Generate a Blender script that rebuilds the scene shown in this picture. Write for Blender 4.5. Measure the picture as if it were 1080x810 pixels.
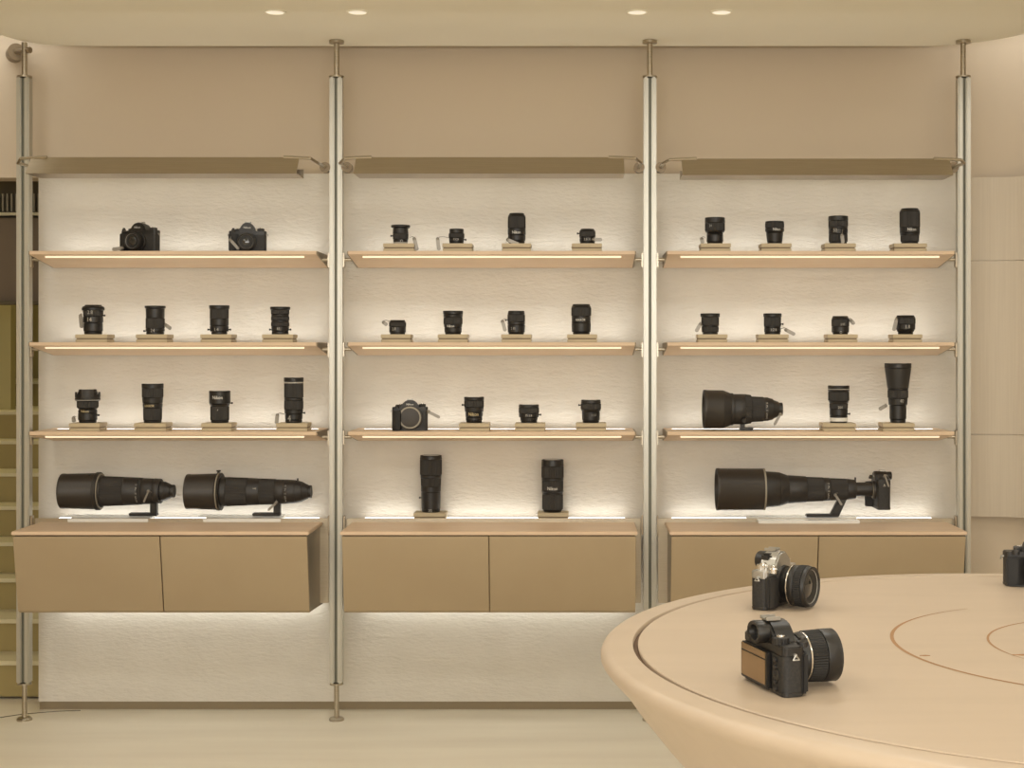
import bpy, bmesh, math, random
from mathutils import Vector, Matrix
random.seed(4)
PI = math.pi
for o in list(bpy.data.objects): bpy.data.objects.remove(o)
scene = bpy.context.scene
COL = scene.collection

# ------------------------------------------------------------------ camera
F, VX, HY, EYE = 1560.0, 607.0, 368.0, 1.3025      # focal length in px, vanishing point, eye height
cam_d = bpy.data.cameras.new('camera'); cam = bpy.data.objects.new('camera', cam_d); COL.objects.link(cam)
cam.location = (0, 0, EYE); cam.rotation_euler = (PI/2, 0, 0)
cam_d.sensor_width = 36; cam_d.lens = F/1080*36
cam_d.shift_x = (540-VX)/1080; cam_d.shift_y = -(405-HY)/1080
cam_d.clip_start = .05
scene.camera = cam
def wx(px, Y): return (px-VX)/F*Y
def wz(py, Y): return EYE-(py-HY)/F*Y
# ------------------------------------------------------------------ view, world
vs = scene.view_settings
vs.view_transform = 'Standard'; vs.look = 'None'; vs.gamma = 1; vs.use_curve_mapping = False
vs.exposure = 0.32
world = bpy.data.worlds.new('World'); scene.world = world; world.use_nodes = True
bg = world.node_tree.nodes['Background']; bg.inputs[0].default_value = (1, .86, .62, 1); bg.inputs[1].default_value = .25
scene.cycles.use_denoising = True
scene.cycles.max_bounces = 8; scene.cycles.diffuse_bounces = 5
WARM = (1.0, .975, .91)
ROOM_W, SHELF_UP, SHELF_DN, COVE_W, CAB_DN = 3.9, 4.5, .48, 1.0, 7.0
FRONT_W = 108.0
CEIL = EYE+1.083
def area(name, loc, size, power, color=WARM, rot=(0,0,0), sizey=None, spread=None):
    l = bpy.data.lights.new(name, 'AREA'); l.energy = power; l.color = color
    if sizey: l.shape = 'RECTANGLE'; l.size = size; l.size_y = sizey
    else: l.shape = 'DISK'; l.size = size
    if spread: l.spread = spread
    o = bpy.data.objects.new(name, l); COL.objects.link(o); o.location = loc; o.rotation_euler = rot
    return o
for ix, x in enumerate((-1.9, -.65, .6, 1.85)):
    for iy, y in enumerate((-.8, .9, 2.6, 4.0)):
        area('ceiling_downlight', (x, y, CEIL-.012), .34, ROOM_W*(1, 1, 1, .8)[iy])
area('front_fill_light', (0, -2.4, 1.72), 5.2, FRONT_W, color=(1, .995, .97), rot=(PI/2+.30, 0, 0), sizey=1.25)  # unseen fill added behind the camera to brighten ceiling, wall and doors
area('cove_light', (-2.1, 5.12, CEIL+.22), .5, COVE_W, sizey=.1, rot=(.45, 0, 0))
area('cove_light', (1.75, 5.12, CEIL+.22), .6, COVE_W*1.2, sizey=.1, rot=(.45, 0, 0))
area('stair_light', (-2.5, 6.6, 2.6), .8, 6, color=(1, .86, .5))

# ------------------------------------------------------------------ materials
M = {}
def mat(name, col, rough=.5, metal=0.0, spec=.5, **k):
    m = bpy.data.materials.new(name); m.use_nodes = True
    b = m.node_tree.nodes['Principled BSDF']
    b.inputs['Base Color'].default_value = (*col, 1); b.inputs['Roughness'].default_value = rough
    b.inputs['Metallic'].default_value = metal; b.inputs['Specular IOR Level'].default_value = spec
    for kk, v in k.items():
        b.inputs[kk.replace('_', ' ')].default_value = v
    M[name] = m; return m
def nodes(m): return m.node_tree.nodes, m.node_tree.links, m.node_tree.nodes['Principled BSDF']
def noise_col(m, c1, c2, scale=(1,1,1), nscale=5, detail=4, lo=.35, hi=.65, bump=0, dist=.01, bscale=None, bnscale=None):
    N, L, b = nodes(m)
    tc = N.new('ShaderNodeTexCoord'); mp = N.new('ShaderNodeMapping'); mp.inputs['Scale'].default_value = scale
    L.new(tc.outputs['Object'], mp.inputs[0])
    n = N.new('ShaderNodeTexNoise'); n.inputs['Scale'].default_value = nscale; n.inputs['Detail'].default_value = detail
    L.new(mp.outputs[0], n.inputs['Vector'])
    r = N.new('ShaderNodeValToRGB'); r.color_ramp.elements[0].position = lo; r.color_ramp.elements[1].position = hi
    r.color_ramp.elements[0].color = (*c1, 1); r.color_ramp.elements[1].color = (*c2, 1)
    L.new(n.outputs['Fac'], r.inputs[0]); L.new(r.outputs[0], b.inputs['Base Color'])
    if bump:
        src = n
        if bscale:
            mp2 = N.new('ShaderNodeMapping'); mp2.inputs['Scale'].default_value = bscale
            L.new(tc.outputs['Object'], mp2.inputs[0])
            src = N.new('ShaderNodeTexNoise'); src.inputs['Scale'].default_value = bnscale or nscale; src.inputs['Detail'].default_value = 5
            L.new(mp2.outputs[0], src.inputs['Vector'])
        bm_ = N.new('ShaderNodeBump'); bm_.inputs['Strength'].default_value = bump; bm_.inputs['Distance'].default_value = dist
        L.new(src.outputs['Fac'], bm_.inputs['Height']); L.new(bm_.outputs[0], b.inputs['Normal'])
    return m
noise_col(mat('plaster', (.6,.52,.42), .9, spec=.1), (.68,.645,.58), (.72,.685,.62), (1,1,1), 6, bump=.7, dist=.004, bscale=(12,12,34), bnscale=3.6)
noise_col(mat('paint', (.5,.43,.33), .85, spec=.15), (.58,.49,.38), (.595,.505,.39), nscale=1.2)
noise_col(mat('ceiling_paint', (.6,.52,.42), .9, spec=.1), (.89,.85,.73), (.91,.87,.75), nscale=1)
noise_col(mat('floor_oak', (.6,.5,.38), .42, spec=.35), (.73,.665,.54), (.81,.75,.62), (.5,4,1), 2.2, detail=6, lo=.3, hi=.7)
noise_col(mat('shelf_oak', (.7,.5,.33), .45, spec=.3), (.66,.495,.34), (.72,.555,.395), (1.2,14,14), 3, detail=5, lo=.3, hi=.7)
noise_col(mat('table_oak', (.7,.5,.35), .38, spec=.4), (.52,.42,.318), (.56,.455,.348), (1.2,10,4), 2.4, detail=6, lo=.25, hi=.75)
noise_col(mat('plinth_oak', (.6,.45,.28), .5, spec=.3), (.48,.395,.26), (.55,.46,.31), (3,20,20), 4, detail=4)
noise_col(mat('satin_steel', (.6,.54,.45), .3, metal=1), (.42,.37,.29), (.48,.43,.345), (2,2,60), 4)
noise_col(mat('brushed_steel', (.6,.54,.45), .36, metal=1), (.43,.375,.285), (.47,.41,.315), (1.5,1.5,90), 5)
noise_col(mat('bronze_steel', (.4,.34,.25), .38, metal=.9), (.36,.30,.22), (.44,.37,.28), (60,60,1.5), 4)
mat('white_aluminium', (.47,.455,.40), .34, metal=.8)
mat('slot_grey', (.16,.16,.125), .5, metal=.4)
mat('dark_steel', (.24,.19,.12), .32, metal=.9)
noise_col(mat('door_metal', (.45,.36,.26), .42, metal=.35), (.42,.33,.215), (.44,.35,.23), (1,1,1), 3)
noise_col(mat('wall_metal', (.6,.54,.45), .55, metal=.25), (.51,.44,.345), (.54,.47,.37), (60,60,1), 3)
mat('skirting', (.27,.215,.135), .6)
mat('dark_gap', (.035,.028,.02), .8)
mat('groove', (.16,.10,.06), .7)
mat('cut_gap', (.36,.20,.09), .7)
mat('black_plastic', (.015,.0135,.012), .40)
mat('black_satin', (.024,.0215,.019), .45)
noise_col(mat('leatherette', (.02,.02,.02), .6), (.016,.015,.014), (.03,.028,.025), nscale=300, bump=.4, dist=.0006)
mat('rubber', (.013,.012,.011), .6)
mat('rubber_mid', (.028,.0255,.0225), .6)
mat('hood_grey', (.040,.034,.028), .42, metal=.2)
mat('lens_glass', (.006,.008,.010), .06, spec=.9, Coat_Weight=.6)
mat('screen_reflection', (.34,.235,.13), .2, metal=.8)  # brown reflection on the screen is put into the base colour
mat('chrome', (.72,.69,.64), .25, metal=1)
mat('silver_body', (.46,.45,.42), .36, metal=.85)
mat('tag_silver', (.27,.25,.215), .38, metal=.5)
mat('tag_dark', (.16,.14,.12), .5)
mat('gold_ring', (.75,.58,.28), .35, metal=.9)
mat('mark_white', (.8,.78,.72), .6)
mat('mark_dim', (.42,.40,.36), .6)
mat('stud_bronze', (.24,.185,.12), .45, metal=.4)
mat('ring_dim', (.30,.27,.21), .5)
mat('mark_gold', (.65,.52,.28), .5)
mat('acrylic', (.93,.92,.88), .15, spec=.6, Transmission_Weight=.12)
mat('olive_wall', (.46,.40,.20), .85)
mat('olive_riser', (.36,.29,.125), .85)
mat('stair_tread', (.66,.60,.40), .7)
mat('bulkhead_brown', (.155,.115,.075), .7)
mat('bulkhead_dark', (.10,.08,.045), .8)
mat('grille_grey', (.30,.27,.20), .6)
def emis(name, col, s):
    m = mat(name, col, .5); b = m.node_tree.nodes['Principled BSDF']
    b.inputs['Emission Color'].default_value = (*col, 1); b.inputs['Emission Strength'].default_value = s
emis('led_up', (1, 1.0, .95), SHELF_UP)
emis('led_down', (1, .83, .62), SHELF_DN)
emis('led_cabinet', (1, .99, .90), CAB_DN)
emis('downlight', (1, .93, .78), .42)

# ------------------------------------------------------------------ mesh helpers
class MB:
    def __init__(s): s.bm = bmesh.new()
    def _merge(s, t, mw=None):
        if mw is not None: t.transform(mw)
        me = bpy.data.meshes.new('t'); t.to_mesh(me); t.free(); s.bm.from_mesh(me); bpy.data.meshes.remove(me)
        return s
    def box(s, c, d, bev=0, mw=None, seg=2):
        t = bmesh.new(); bmesh.ops.create_cube(t, size=1)
        bmesh.ops.scale(t, vec=d, verts=t.verts); bmesh.ops.translate(t, vec=c, verts=t.verts)
        if bev: bmesh.ops.bevel(t, geom=t.edges[:], offset=bev, segments=seg, affect='EDGES', clamp_overlap=True)
        return s._merge(t, mw)
    def lathe(s, prof, mw=None, n=40, knurl=None, close=True):
        """prof: list of (r, z); revolve about Z. knurl=(count, depth) ribs"""
        t = bmesh.new(); rings = []
        if knurl: n = knurl[0]*2
        for (r, z) in prof:
            if r < 1e-6: rings.append([t.verts.new((0, 0, z))]); continue
            ring = []
            for i in range(n):
                a = 2*PI*i/n; rr = r*(1-(knurl[1] if knurl and i % 2 else 0))
                ring.append(t.verts.new((rr*math.cos(a), rr*math.sin(a), z)))
            rings.append(ring)
        for a, b in zip(rings[:-1], rings[1:]):
            for i in range(n):
                j = (i+1) % n
                if len(a) == 1 and len(b) == 1: break
                if len(a) == 1: t.faces.new((a[0], b[j], b[i]))
                elif len(b) == 1: t.faces.new((a[i], a[j], b[0]))
                else: t.faces.new((a[i], a[j], b[j], b[i]))
        if close:
            if len(rings[0]) > 1: t.faces.new(list(reversed(rings[0])))
            if len(rings[-1]) > 1: t.faces.new(rings[-1])
        bmesh.ops.recalc_face_normals(t, faces=t.faces)
        return s._merge(t, mw)
    def rod(s, p0, p1, r, r1=None, n=14):
        p0, p1 = Vector(p0), Vector(p1); d = p1-p0
        mw = Matrix.Translation(p0) @ d.to_track_quat('Z', 'Y').to_matrix().to_4x4()
        return s.lathe([(r, 0), (r if r1 is None else r1, d.length)], mw, n)
    def tube(s, pts, r, n=10):
        for a, b in zip(pts[:-1], pts[1:]): s.rod(a, b, r, n=n)
        for p in pts[1:-1]: s.ball(p, r, n)
        return s
    def ball(s, c, r, n=10, sc=(1,1,1)):
        t = bmesh.new(); bmesh.ops.create_uvsphere(t, u_segments=n*2, v_segments=n, radius=r)
        bmesh.ops.scale(t, vec=sc, verts=t.verts); bmesh.ops.translate(t, vec=c, verts=t.verts)
        return s._merge(t)
    def prism(s, pts, a0, a1, axis='Z', bev=0, mw=None, seg=2):
        """extrude a 2D polygon along an axis; pts given in the other two axes, in order"""
        t = bmesh.new()
        def v(p, a):
            return {'Z': (p[0], p[1], a), 'Y': (p[0], a, p[1]), 'X': (a, p[0], p[1])}[axis]
        A = [t.verts.new(v(p, a0)) for p in pts]; B = [t.verts.new(v(p, a1)) for p in pts]
        n = len(pts)
        for i in range(n): t.faces.new((A[i], A[(i+1) % n], B[(i+1) % n], B[i]))
        t.faces.new(A); t.faces.new(B)
        bmesh.ops.recalc_face_normals(t, faces=t.faces)
        if bev: bmesh.ops.bevel(t, geom=t.edges[:], offset=bev, segments=seg, affect='EDGES', clamp_overlap=True)
        return s._merge(t, mw)
    def build(s, name, m, parent=None, mw=None, smooth=35):
        if mw is not None: s.bm.transform(mw)
        me = bpy.data.meshes.new(name); s.bm.to_mesh(me); s.bm.free()
        me.materials.append(M[m])
        me.shade_smooth(); me.set_sharp_from_angle(angle=math.radians(smooth))
        o = bpy.data.objects.new(name, me); COL.objects.link(o)
        if parent: o.parent = parent
        return o
def tag(o, label=None, cat=None, group=None, kind=None):
    if label: o['label'] = label
    if cat: o['category'] = cat
    if group: o['group'] = group
    if kind: o['kind'] = kind
    return o
def thing(name, loc, label, cat, group=None, rz=0):
    o = bpy.data.objects.new(name, None); COL.objects.link(o); o.location = loc; o.rotation_euler = (0, 0, rz)
    o.empty_display_size = .02
    return tag(o, label, cat, group)
def struct(name, mb, m, label=None, smooth=35):
    return tag(mb.build(name, m, smooth=smooth), label, kind='structure')
_tx = {}
def text_mesh(txt):
    if txt not in _tx:
        c = bpy.data.curves.new('txt', 'FONT'); c.body = txt; c.align_x = 'CENTER'; c.align_y = 'CENTER'; c.size = 1; c.resolution_u = 2
        o = bpy.data.objects.new('txt', c); COL.objects.link(o)
        dg = bpy.context.evaluated_depsgraph_get(); dg.update()
        me = bpy.data.meshes.new_from_object(o.evaluated_get(dg))
        vs_ = [v.co.copy() for v in me.vertices]; fs = [tuple(p.vertices) for p in me.polygons]
        w = max(v.x for v in vs_)-min(v.x for v in vs_); h = max(v.y for v in vs_)-min(v.y for v in vs_)
        bpy.data.objects.remove(o); bpy.data.curves.remove(c); bpy.data.meshes.remove(me)
        _tx[txt] = (vs_, fs, w, h)
    return _tx[txt]
def lettering(txt, width, fn, parent, m='mark_white', name='lettering', stretch=1):
    """flat glyph mesh mapped by fn(u, v) -> position (u across, v up)"""
    vs_, fs, w, h = text_mesh(txt); k = width/w
    me = bpy.data.meshes.new(name); me.from_pydata([fn(v.x*k, v.y*k*stretch) for v in vs_], [], fs); me.materials.append(M[m])
    o = bpy.data.objects.new(name, me); COL.objects.link(o); o.parent = parent
    return o

# ------------------------------------------------------------------ room shell
YW = 5.35            # face of the plaster wall
XL, XR, YB = -3.3, 3.0, -2.5
HI = 2.85
struct('floor', MB().box(((XL+XR)/2, 2.7, -.05), (XR-XL+.4, 10.9, .1)), 'floor_oak')
ox = wx(42, YW)      # right edge of the stair opening
lint = wz(187, YW)
struct('wall_back', MB().box(((ox+XR)/2, YW+.07, HI/2), (XR-ox, .12, HI)).box(((XL+ox)/2, YW+.07, (lint+HI)/2), (ox-XL, .12, HI-lint)), 'paint')
struct('wall_left', MB().box((XL-.05, 2.7, HI/2), (.1, 10.9, HI)), 'paint')
struct('wall_right', MB().box((XR+.05, 2.7, HI/2), (.1, 10.9, HI)), 'paint')
struct('wall_front', MB().box(((XL+XR)/2, YB-.05, HI/2), (XR-XL+.2, .1, HI)), 'paint')
struct('ceiling_upper', MB().box(((XL+XR)/2, 2.7, HI+.05), (XR-XL+.4, 10.9, .1)), 'ceiling_paint')
# dropped ceiling with rounded back corners
edge = []
for px, py in ((0,36.7),(20,42.6),(36,45.6),(52,47.3),(75,48.2),(100,48.6)):
    Y = 1.083*F/(HY-py); edge.append((wx(px, Y), Y))
ed2 = []
for px, py in ((985,48.6),(1010,47),(1030,44.8),(1050,42.0),(1066,39),(1080,35.8)):
    Y = 1.083*F/(HY-py); ed2.append((wx(px, Y), Y))
left_ext = [(XL+.001, 3.6), (-2.95, 4.1), (-2.62, 4.5), (-2.35, 4.8), (-2.15, 4.98)]
right_ext = [(1.75, 4.93), (2.0, 4.7), (2.3, 4.35), (2.6, 3.9), (XR-.001, 3.3)]
struct('ceiling', MB().prism(left_ext+edge+ed2+right_ext+[(XR-.001, YB), (XL+.001, YB)], CEIL, CEIL+.12, 'Z'), 'ceiling_paint')
# textured plaster panel behind the shelves
px0, px1 = wx(42, YW), wx(1013, YW)
struct('wall_panel', MB().box(((px0+px1)/2, YW-.0005, (.030+1.935)/2), (px1-px0, .025, 1.935-.030)), 'plaster')
struct('baseboard_back', MB().box(((px0+XR)/2, YW+.004, .015), (XR-px0, .012, .03)), 'skirting')
# ------------------------------------------------------------------ stair seen through the opening on the left
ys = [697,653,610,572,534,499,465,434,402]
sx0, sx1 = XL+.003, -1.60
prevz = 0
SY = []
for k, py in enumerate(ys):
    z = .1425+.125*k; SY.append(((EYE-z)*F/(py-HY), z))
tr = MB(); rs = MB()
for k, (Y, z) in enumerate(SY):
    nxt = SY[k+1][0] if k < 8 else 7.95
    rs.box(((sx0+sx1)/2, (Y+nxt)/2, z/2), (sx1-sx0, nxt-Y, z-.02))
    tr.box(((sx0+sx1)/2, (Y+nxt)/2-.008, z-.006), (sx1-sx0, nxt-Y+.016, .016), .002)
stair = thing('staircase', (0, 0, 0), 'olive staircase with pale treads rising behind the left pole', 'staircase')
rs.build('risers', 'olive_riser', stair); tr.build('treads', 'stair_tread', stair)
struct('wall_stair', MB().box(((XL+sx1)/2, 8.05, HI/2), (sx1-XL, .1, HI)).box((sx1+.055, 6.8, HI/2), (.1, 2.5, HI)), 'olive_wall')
xa, xb = -3.2, wx(14, 6.9)
struct('trim_2', MB().box(((xa+xb)/2, 6.9, (wz(432, 6.9)+2.8)/2), (xb-xa, .06, 2.8-wz(432, 6.9))), 'olive_wall')
bk = thing('bulkhead', (0, 0, 0), 'dark brown hanging bulkhead with a vent grille above the staircase', 'bulkhead')
zb, zt = wz(318, 5.75), lint+.3
MB().box(((XL+sx1)/2, 5.80, (zb+wz(230, 5.75))/2), (sx1-XL-.01, .10, wz(230, 5.75)-zb), .004).build('fascia', 'bulkhead_brown', bk)
MB().box(((XL+sx1)/2, 5.86, (zt+wz(230, 5.75))/2), (sx1-XL-.01, .02, zt-wz(230, 5.75))).build('recess', 'bulkhead_dark', bk)
MB().box(((XL+sx1)/2, 5.755, zb-.006), (sx1-XL-.01, .12, .012)).build('bottom_edge', 'bulkhead_dark', bk)
g = MB()
for i in range(60):
    x = -2.75+i*.0175
    g.box((x, 5.80, (wz(222, 5.75)+wz(203, 5.75))/2), (.006, .02, wz(203, 5.75)-wz(222, 5.75)))
g.build('vent_grille', 'grille_grey', bk)
MB().box((-2.2, 5.79, wz(225, 5.75)), (1.2, .03, .012)).build('grille_sill', 'stair_tread', bk)
MB().box(((wx(39, 5.45)+ox+.02)/2, 5.55, (lint+wz(318, 5.55))/2), (.02, .05, lint-wz(318, 5.55))).build('side_rail', 'bulkhead_dark', bk)
# curved floor seam at bottom left
seam = [(-2.6, 4.85)]+[(wx(px, EYE*F/(py-HY)), EYE*F/(py-HY)) for px, py in ((0,757),(20,754),(40,752),(60,750.5),(85,749.5))]
struct('trim_1', MB().tube([(x, y, .0) for x, y in seam], .0022), 'bulkhead_dark')
# ------------------------------------------------------------------ curved metal wall cladding on the right
cl = thing('wall_cladding', (0, 0, 0), 'curved beige brushed cladding of three stacked panels on the right wall', 'wall panel')
def clad(name, ya, yb):
    path = [(wx(1021, 5.33), 5.345), (wx(1022, 5.33), 5.325), (1.50, 5.318), (1.575, 5.30), (1.66, 5.25), (1.76, 5.16), (1.86, 5.02), (1.95, 4.85)]
    back = [(x+.02, y+.012) for x, y in reversed(path[2:])]
    return MB().prism(path+back, wz(yb, 5.32), wz(ya, 5.32), 'Z').build(name, 'wall_metal', cl, smooth=25)
clad('upper_panel', 187, 274.6); clad('middle_panel', 275.6, 457.6); clad('lower_panel', 458.8, 545)
MB().prism([(wx(1024, 5.33), 5.347), (1.50, 5.334), (1.575, 5.318), (1.66, 5.268), (1.76, 5.178), (1.86, 5.04), (1.95, 4.868), (1.97, 4.885), (1.86, 5.09), (1.7, 5.26), (1.5, 5.349)], wz(543, 5.32), wz(189, 5.32), 'Z').build('backing', 'bronze_steel', cl)

# ------------------------------------------------------------------ recessed downlights in view
for px, w in ((290, 'far left'), (377, 'second from left'), (672, 'third from left'), (761, 'far right')):
    Y = 1.083*F/(HY-12.5)
    t = thing('recessed_downlight', (wx(px, Y), Y, CEIL), 'small round recessed ceiling light, %s of the four' % w, 'ceiling light', 'recessed lights in the dropped ceiling')
    MB().lathe([(.036, 0), (.036, -.003), (.031, -.004), (.029, -.0015), (.029, 0)], close=False).build('trim_ring', 'ceiling_paint', t)
    MB().lathe([(.029, -.0005), (.029, -.0015)]).build('diffuser', 'downlight', t)

# ------------------------------------------------------------------ poles
YP = 5.19
PX = [wx(p, YP) for p in (25.8, 355, 685.3, 1015.8)]
PW = ['at the far left', 'between left and middle bays', 'between middle and right bays', 'at the right end']
for i, x in enumerate(PX):
    t = thing('support_pole', (x, YP, 0), 'slim silver floor-to-ceiling pole with dark centre slot, '+PW[i], 'pole', 'upright poles of the shelving')
    z0, z1 = wz(720, YP), wz(82, YP)
    e = MB()
    for s in (-1, 1):
        e.box((s*.0138, 0, (z0+z1)/2), (.0175, .040, z1-z0), .004)
    e.build('twin_profile', 'white_aluminium', t)
    MB().box((0, .004, (z0+z1)/2), (.014, .026, z1-z0-.004)).build('centre_slot', 'slot_grey', t)
    MB().lathe([(.026, z1), (.026, z1+.006)]).lathe([(.024, z0-.006), (.024, z0)]).build('end_collar', 'satin_steel', t)
    top = CEIL-.001 if i else wz(45, YP)
    MB().lathe([(.0085, 0.008), (.0085, z0-.004)], n=20).build('foot_rod', 'satin_steel', t)
    MB().lathe([(.0095, z1+.004), (.0095, top)], n=20).build('top_rod', 'satin_steel', t)
    MB().lathe([(.026, .0), (.026, .006), (.022, .010), (.012, .012)]).build('foot_disc', 'satin_steel', t)
    if i:
        MB().lathe([(.014, top-.012), (.026, top-.010), (.026, top)]).build('ceiling_flange', 'satin_steel', t)
    else:
        za = wz(53, YP)
        fx = wx(14, 5.34)-x
        m_ = MB(); m_.rod((.022, -.004, za), (-.012, .01, za), .011)
        m_.rod((0, 0, za), (fx*.9, .12, wz(57, 5.34)), .009)
        m_.build('wall_arm', 'stud_bronze', t)
        MB().rod((fx*.62, .085, wz(56, 5.30)), (fx, .16, wz(57, 5.34)), .030, n=28).build('wall_flange', 'stud_bronze', t)

# ------------------------------------------------------------------ bays: shelves, canopies, cabinets
BAY = ['left bay', 'middle bay', 'right bay']
ROW = ['top shelf', 'second shelf', 'third shelf', 'cabinet top']
BX = [(PX[i]+PX[i+1])/2 for i in range(3)]
YF, YK = 5.09, 5.328
SZ = [wz(264.6, YF), wz(361, YF), wz(455.3, YF)]
SWD = .995
def plate(mb, x, z, s):
    mb.box((x+s*(.0275), YP-.002, z), (.007, .022, .052), .002)
for b in range(3):
    for r in range(3):
        z = SZ[r]
        t = thing('display_shelf', (BX[b], YF, z), 'pale oak wedge display shelf, %s of the %s' % (['top shelf', 'second shelf down', 'third shelf down'][r], BAY[b]), 'shelf', 'lit oak display shelves')
        d = YK-YF
        MB().prism([(0, 0), (0, -.012), (.012, -.015), (d, -.046), (d, 0), (d-.034, 0), (d-.034, -.006), (d-.062, -.006), (d-.062, 0)], -SWD/2+.004, SWD/2-.004, 'X', .0008, seg=1).build('board', 'shelf_oak', t)
        for s in (-1, 1):
            MB().prism([(.004, -.001), (.004, -.012), (d-.002, -.045), (d-.002, -.002)], s*(SWD/2-.004), s*(SWD/2), 'X').build('end_cap', 'stud_bronze', t)
            xp = (PX[b] if s < 0 else PX[b+1])-BX[b]
            MB().box((xp-s*.0265, YP-YF-.002, -.026), (.006, .024, .052), .002).rod((s*(SWD/2-.002), YP-YF, -.024), (xp-s*.026, YP-YF, -.024), .006).build('bracket', 'satin_steel', t)
        MB().box((0, .026, -.0185), (.895, .009, .0075), .001).build('light_strip', 'led_down', t)
        MB().box((0, d-.048, -.0030), (.93, .024, .0046)).build('back_light', 'led_up', t)
    # canopy
    dz = (0, 0, -.005)[b]
    zc0, zc1 = EYE+.586+dz, EYE+.648+dz
    t = thing('light_canopy', (BX[b], 4.94, zc0), 'long brushed steel canopy above the top shelf of the %s' % BAY[b], 'canopy', 'brushed steel canopies')
    hh = zc1-zc0
    MB().prism([(0, 0), (.058, hh), (.064, hh), (.009, .003)], -.4525, .4525, 'X').build('front_panel', 'brushed_steel', t)
    MB().prism([(.004, 0), (.004, .003), (.14, .003), (.14, 0)], -.4525, .4525, 'X').build('bottom_panel', 'bronze_steel', t)
    MB().box((0, .138, .015), (.905, .004, .03)).build('back_lip', 'bronze_steel', t)
    for s in (-1, 1):
        xp = (PX[b] if s < 0 else PX[b+1])-BX[b]-s*.038
        zz = EYE+(HY-177)/F*5.19-zc0
        MB().rod((xp, .265, zz), (xp, .232, zz), .0185, n=24).rod((xp+s*.018, .25, zz), (xp-s*.002, .25, zz), .008).build('stud', 'stud_bronze', t)
        MB().tube([(xp, .235, zz), (xp, .09, zz-.004), (xp-s*.02, .060, hh-.004), (s*.40, .056, hh+.000)], .0055).build('arm', 'chrome' if 0 else 'satin_steel', t)
    # cabinet
    zt_ = EYE-.609; zb_ = EYE-.892; CF = 4.93
    t = thing('wall_cabinet', (BX[b], CF, zb_), 'taupe two-door floating cabinet with oak top, lowest in the %s' % BAY[b], 'cabinet', 'floating wall cabinets')
    h = zt_-zb_
    MB().box((0, (YK-CF)/2, h-.006), (.992, YK-CF, .012), .0022).build('top_panel', 'shelf_oak', t)
    MB().prism([(.012, h-.012), (.065, 0.002), (.34, -.014), (.34, h-.012)], -.487, .487, 'X').build('carcass', 'dark_steel', t)
    for s in (-1, 1):
        x0, x1 = (-.4905, -.0015) if s < 0 else (.0015, .4905)
        MB().prism([(.000, h-.0165), (.047, .012), (.056, .003), (.066, .003), (.014, h-.0165)], x0, x1, 'X', .0012, seg=1).build('door', 'door_metal', t)
    xl, xr = PX[b]-BX[b]+.030, PX[b+1]-BX[b]-.030
    MB().box(((xl+xr)/2, YP-CF+.02, h*.5+.005), (xr-xl, .012, h+.015), .002).build('mounting_plate', 'brushed_steel', t)
    for x_, s in ((PX[b]-BX[b], 1), (PX[b+1]-BX[b], -1)):
        MB().box((x_+s*.027, YP-CF, h-.01), (.006, .026, .07), .002).build('bracket', 'bronze_steel', t)
    MB().box((0, YK-CF-.026, h+.0016), (.93, .020, .0030)).build('back_light', 'led_up', t)
    MB().box((0, .36, -.012), (.94, .012, .010)).build('under_light', 'led_cabinet', t)

# ------------------------------------------------------------------ lenses
def P2(px, Y): return px*Y/F
def lens_parts(parent, segs, H, k, txt=None, tcol='mark_white'):
    """upright lens, base at z=0, height H, diameters in px scaled by k; kinds: m mount, b barrel, r rubber ring, g gold, s silver, h hood, w pale band"""
    z0 = 0; barrel = []
    for (f, d0, d1, kd) in segs:
        z1 = H*f; r0, r1 = d0*k/2, d1*k/2
        c = min(.0018, (z1-z0)*.25); q = 1 if kd in 'bm' else .955
        barrel += [((r0-c)*q, z0+1e-5), (r0*q, z0+c), (r1*q, z1-c), ((r1-c)*q, z1-1e-5)]
        if kd == 'r':
            MB().lathe([(r0*.96, z0), (r0, z0+.001), (r1, z1-.001), (r1*.96, z1)], knurl=(44, .035)).build('focus_ring', 'rubber_mid', parent, smooth=20)
        elif kd in 'gsw':
            MB().lathe([(r0*.98, z0), (r0, z0+.0003), (r1, z1-.0003), (r1*.98, z1)], n=40).build('accent_ring', {'g': 'gold_ring', 's': 'mark_dim', 'w': 'mark_white'}[kd], parent)
        elif kd == 'h':
            MB().lathe([(r0-.002, z0), (r0, z0+.0015), (r1, z1-.001), (r1-.002, z1), (r1-.004, z1-.0005), (r0-.006, z0+.003)]).build('lens_hood', 'black_satin', parent)
        z0 = z1
    mb = MB()
    mb.lathe(barrel, n=40)
    mb.build('barrel', 'black_plastic', parent)
    rt = segs[-1][2]*k/2
    MB().lathe([(rt*.80, H-.001), (rt*.80, H+.0006), (rt*.55, H+.0016), (0, H+.002)], n=32).build('front_glass', 'lens_glass', parent)
    MB().lathe([(rt, H-.003), (rt, H), (rt*.97, H+.0012), (rt*.82, H+.0010), (rt*.82, H-.001)], close=False, n=40).build('filter_rim', 'rubber', parent)
    if txt:
        for (f, w, s, u0) in txt:
            if s not in ('Nikon', 'NIKKOR'): w *= .62
            else: w *= .9
            rr = None; zz = H*f; lo = 0
            for (ff, d0, d1, kd) in segs:
                if f <= ff: rr = max(d0, d1)*k/2; break
            rr += .0006
            lettering(s, w*k, lambda u, v, rr=rr, zz=zz, u0=u0: ((rr)*math.sin((u+u0*k)/rr), -rr*math.cos((u+u0*k)/rr), zz+v), parent, tcol, stretch=1.15)
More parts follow.
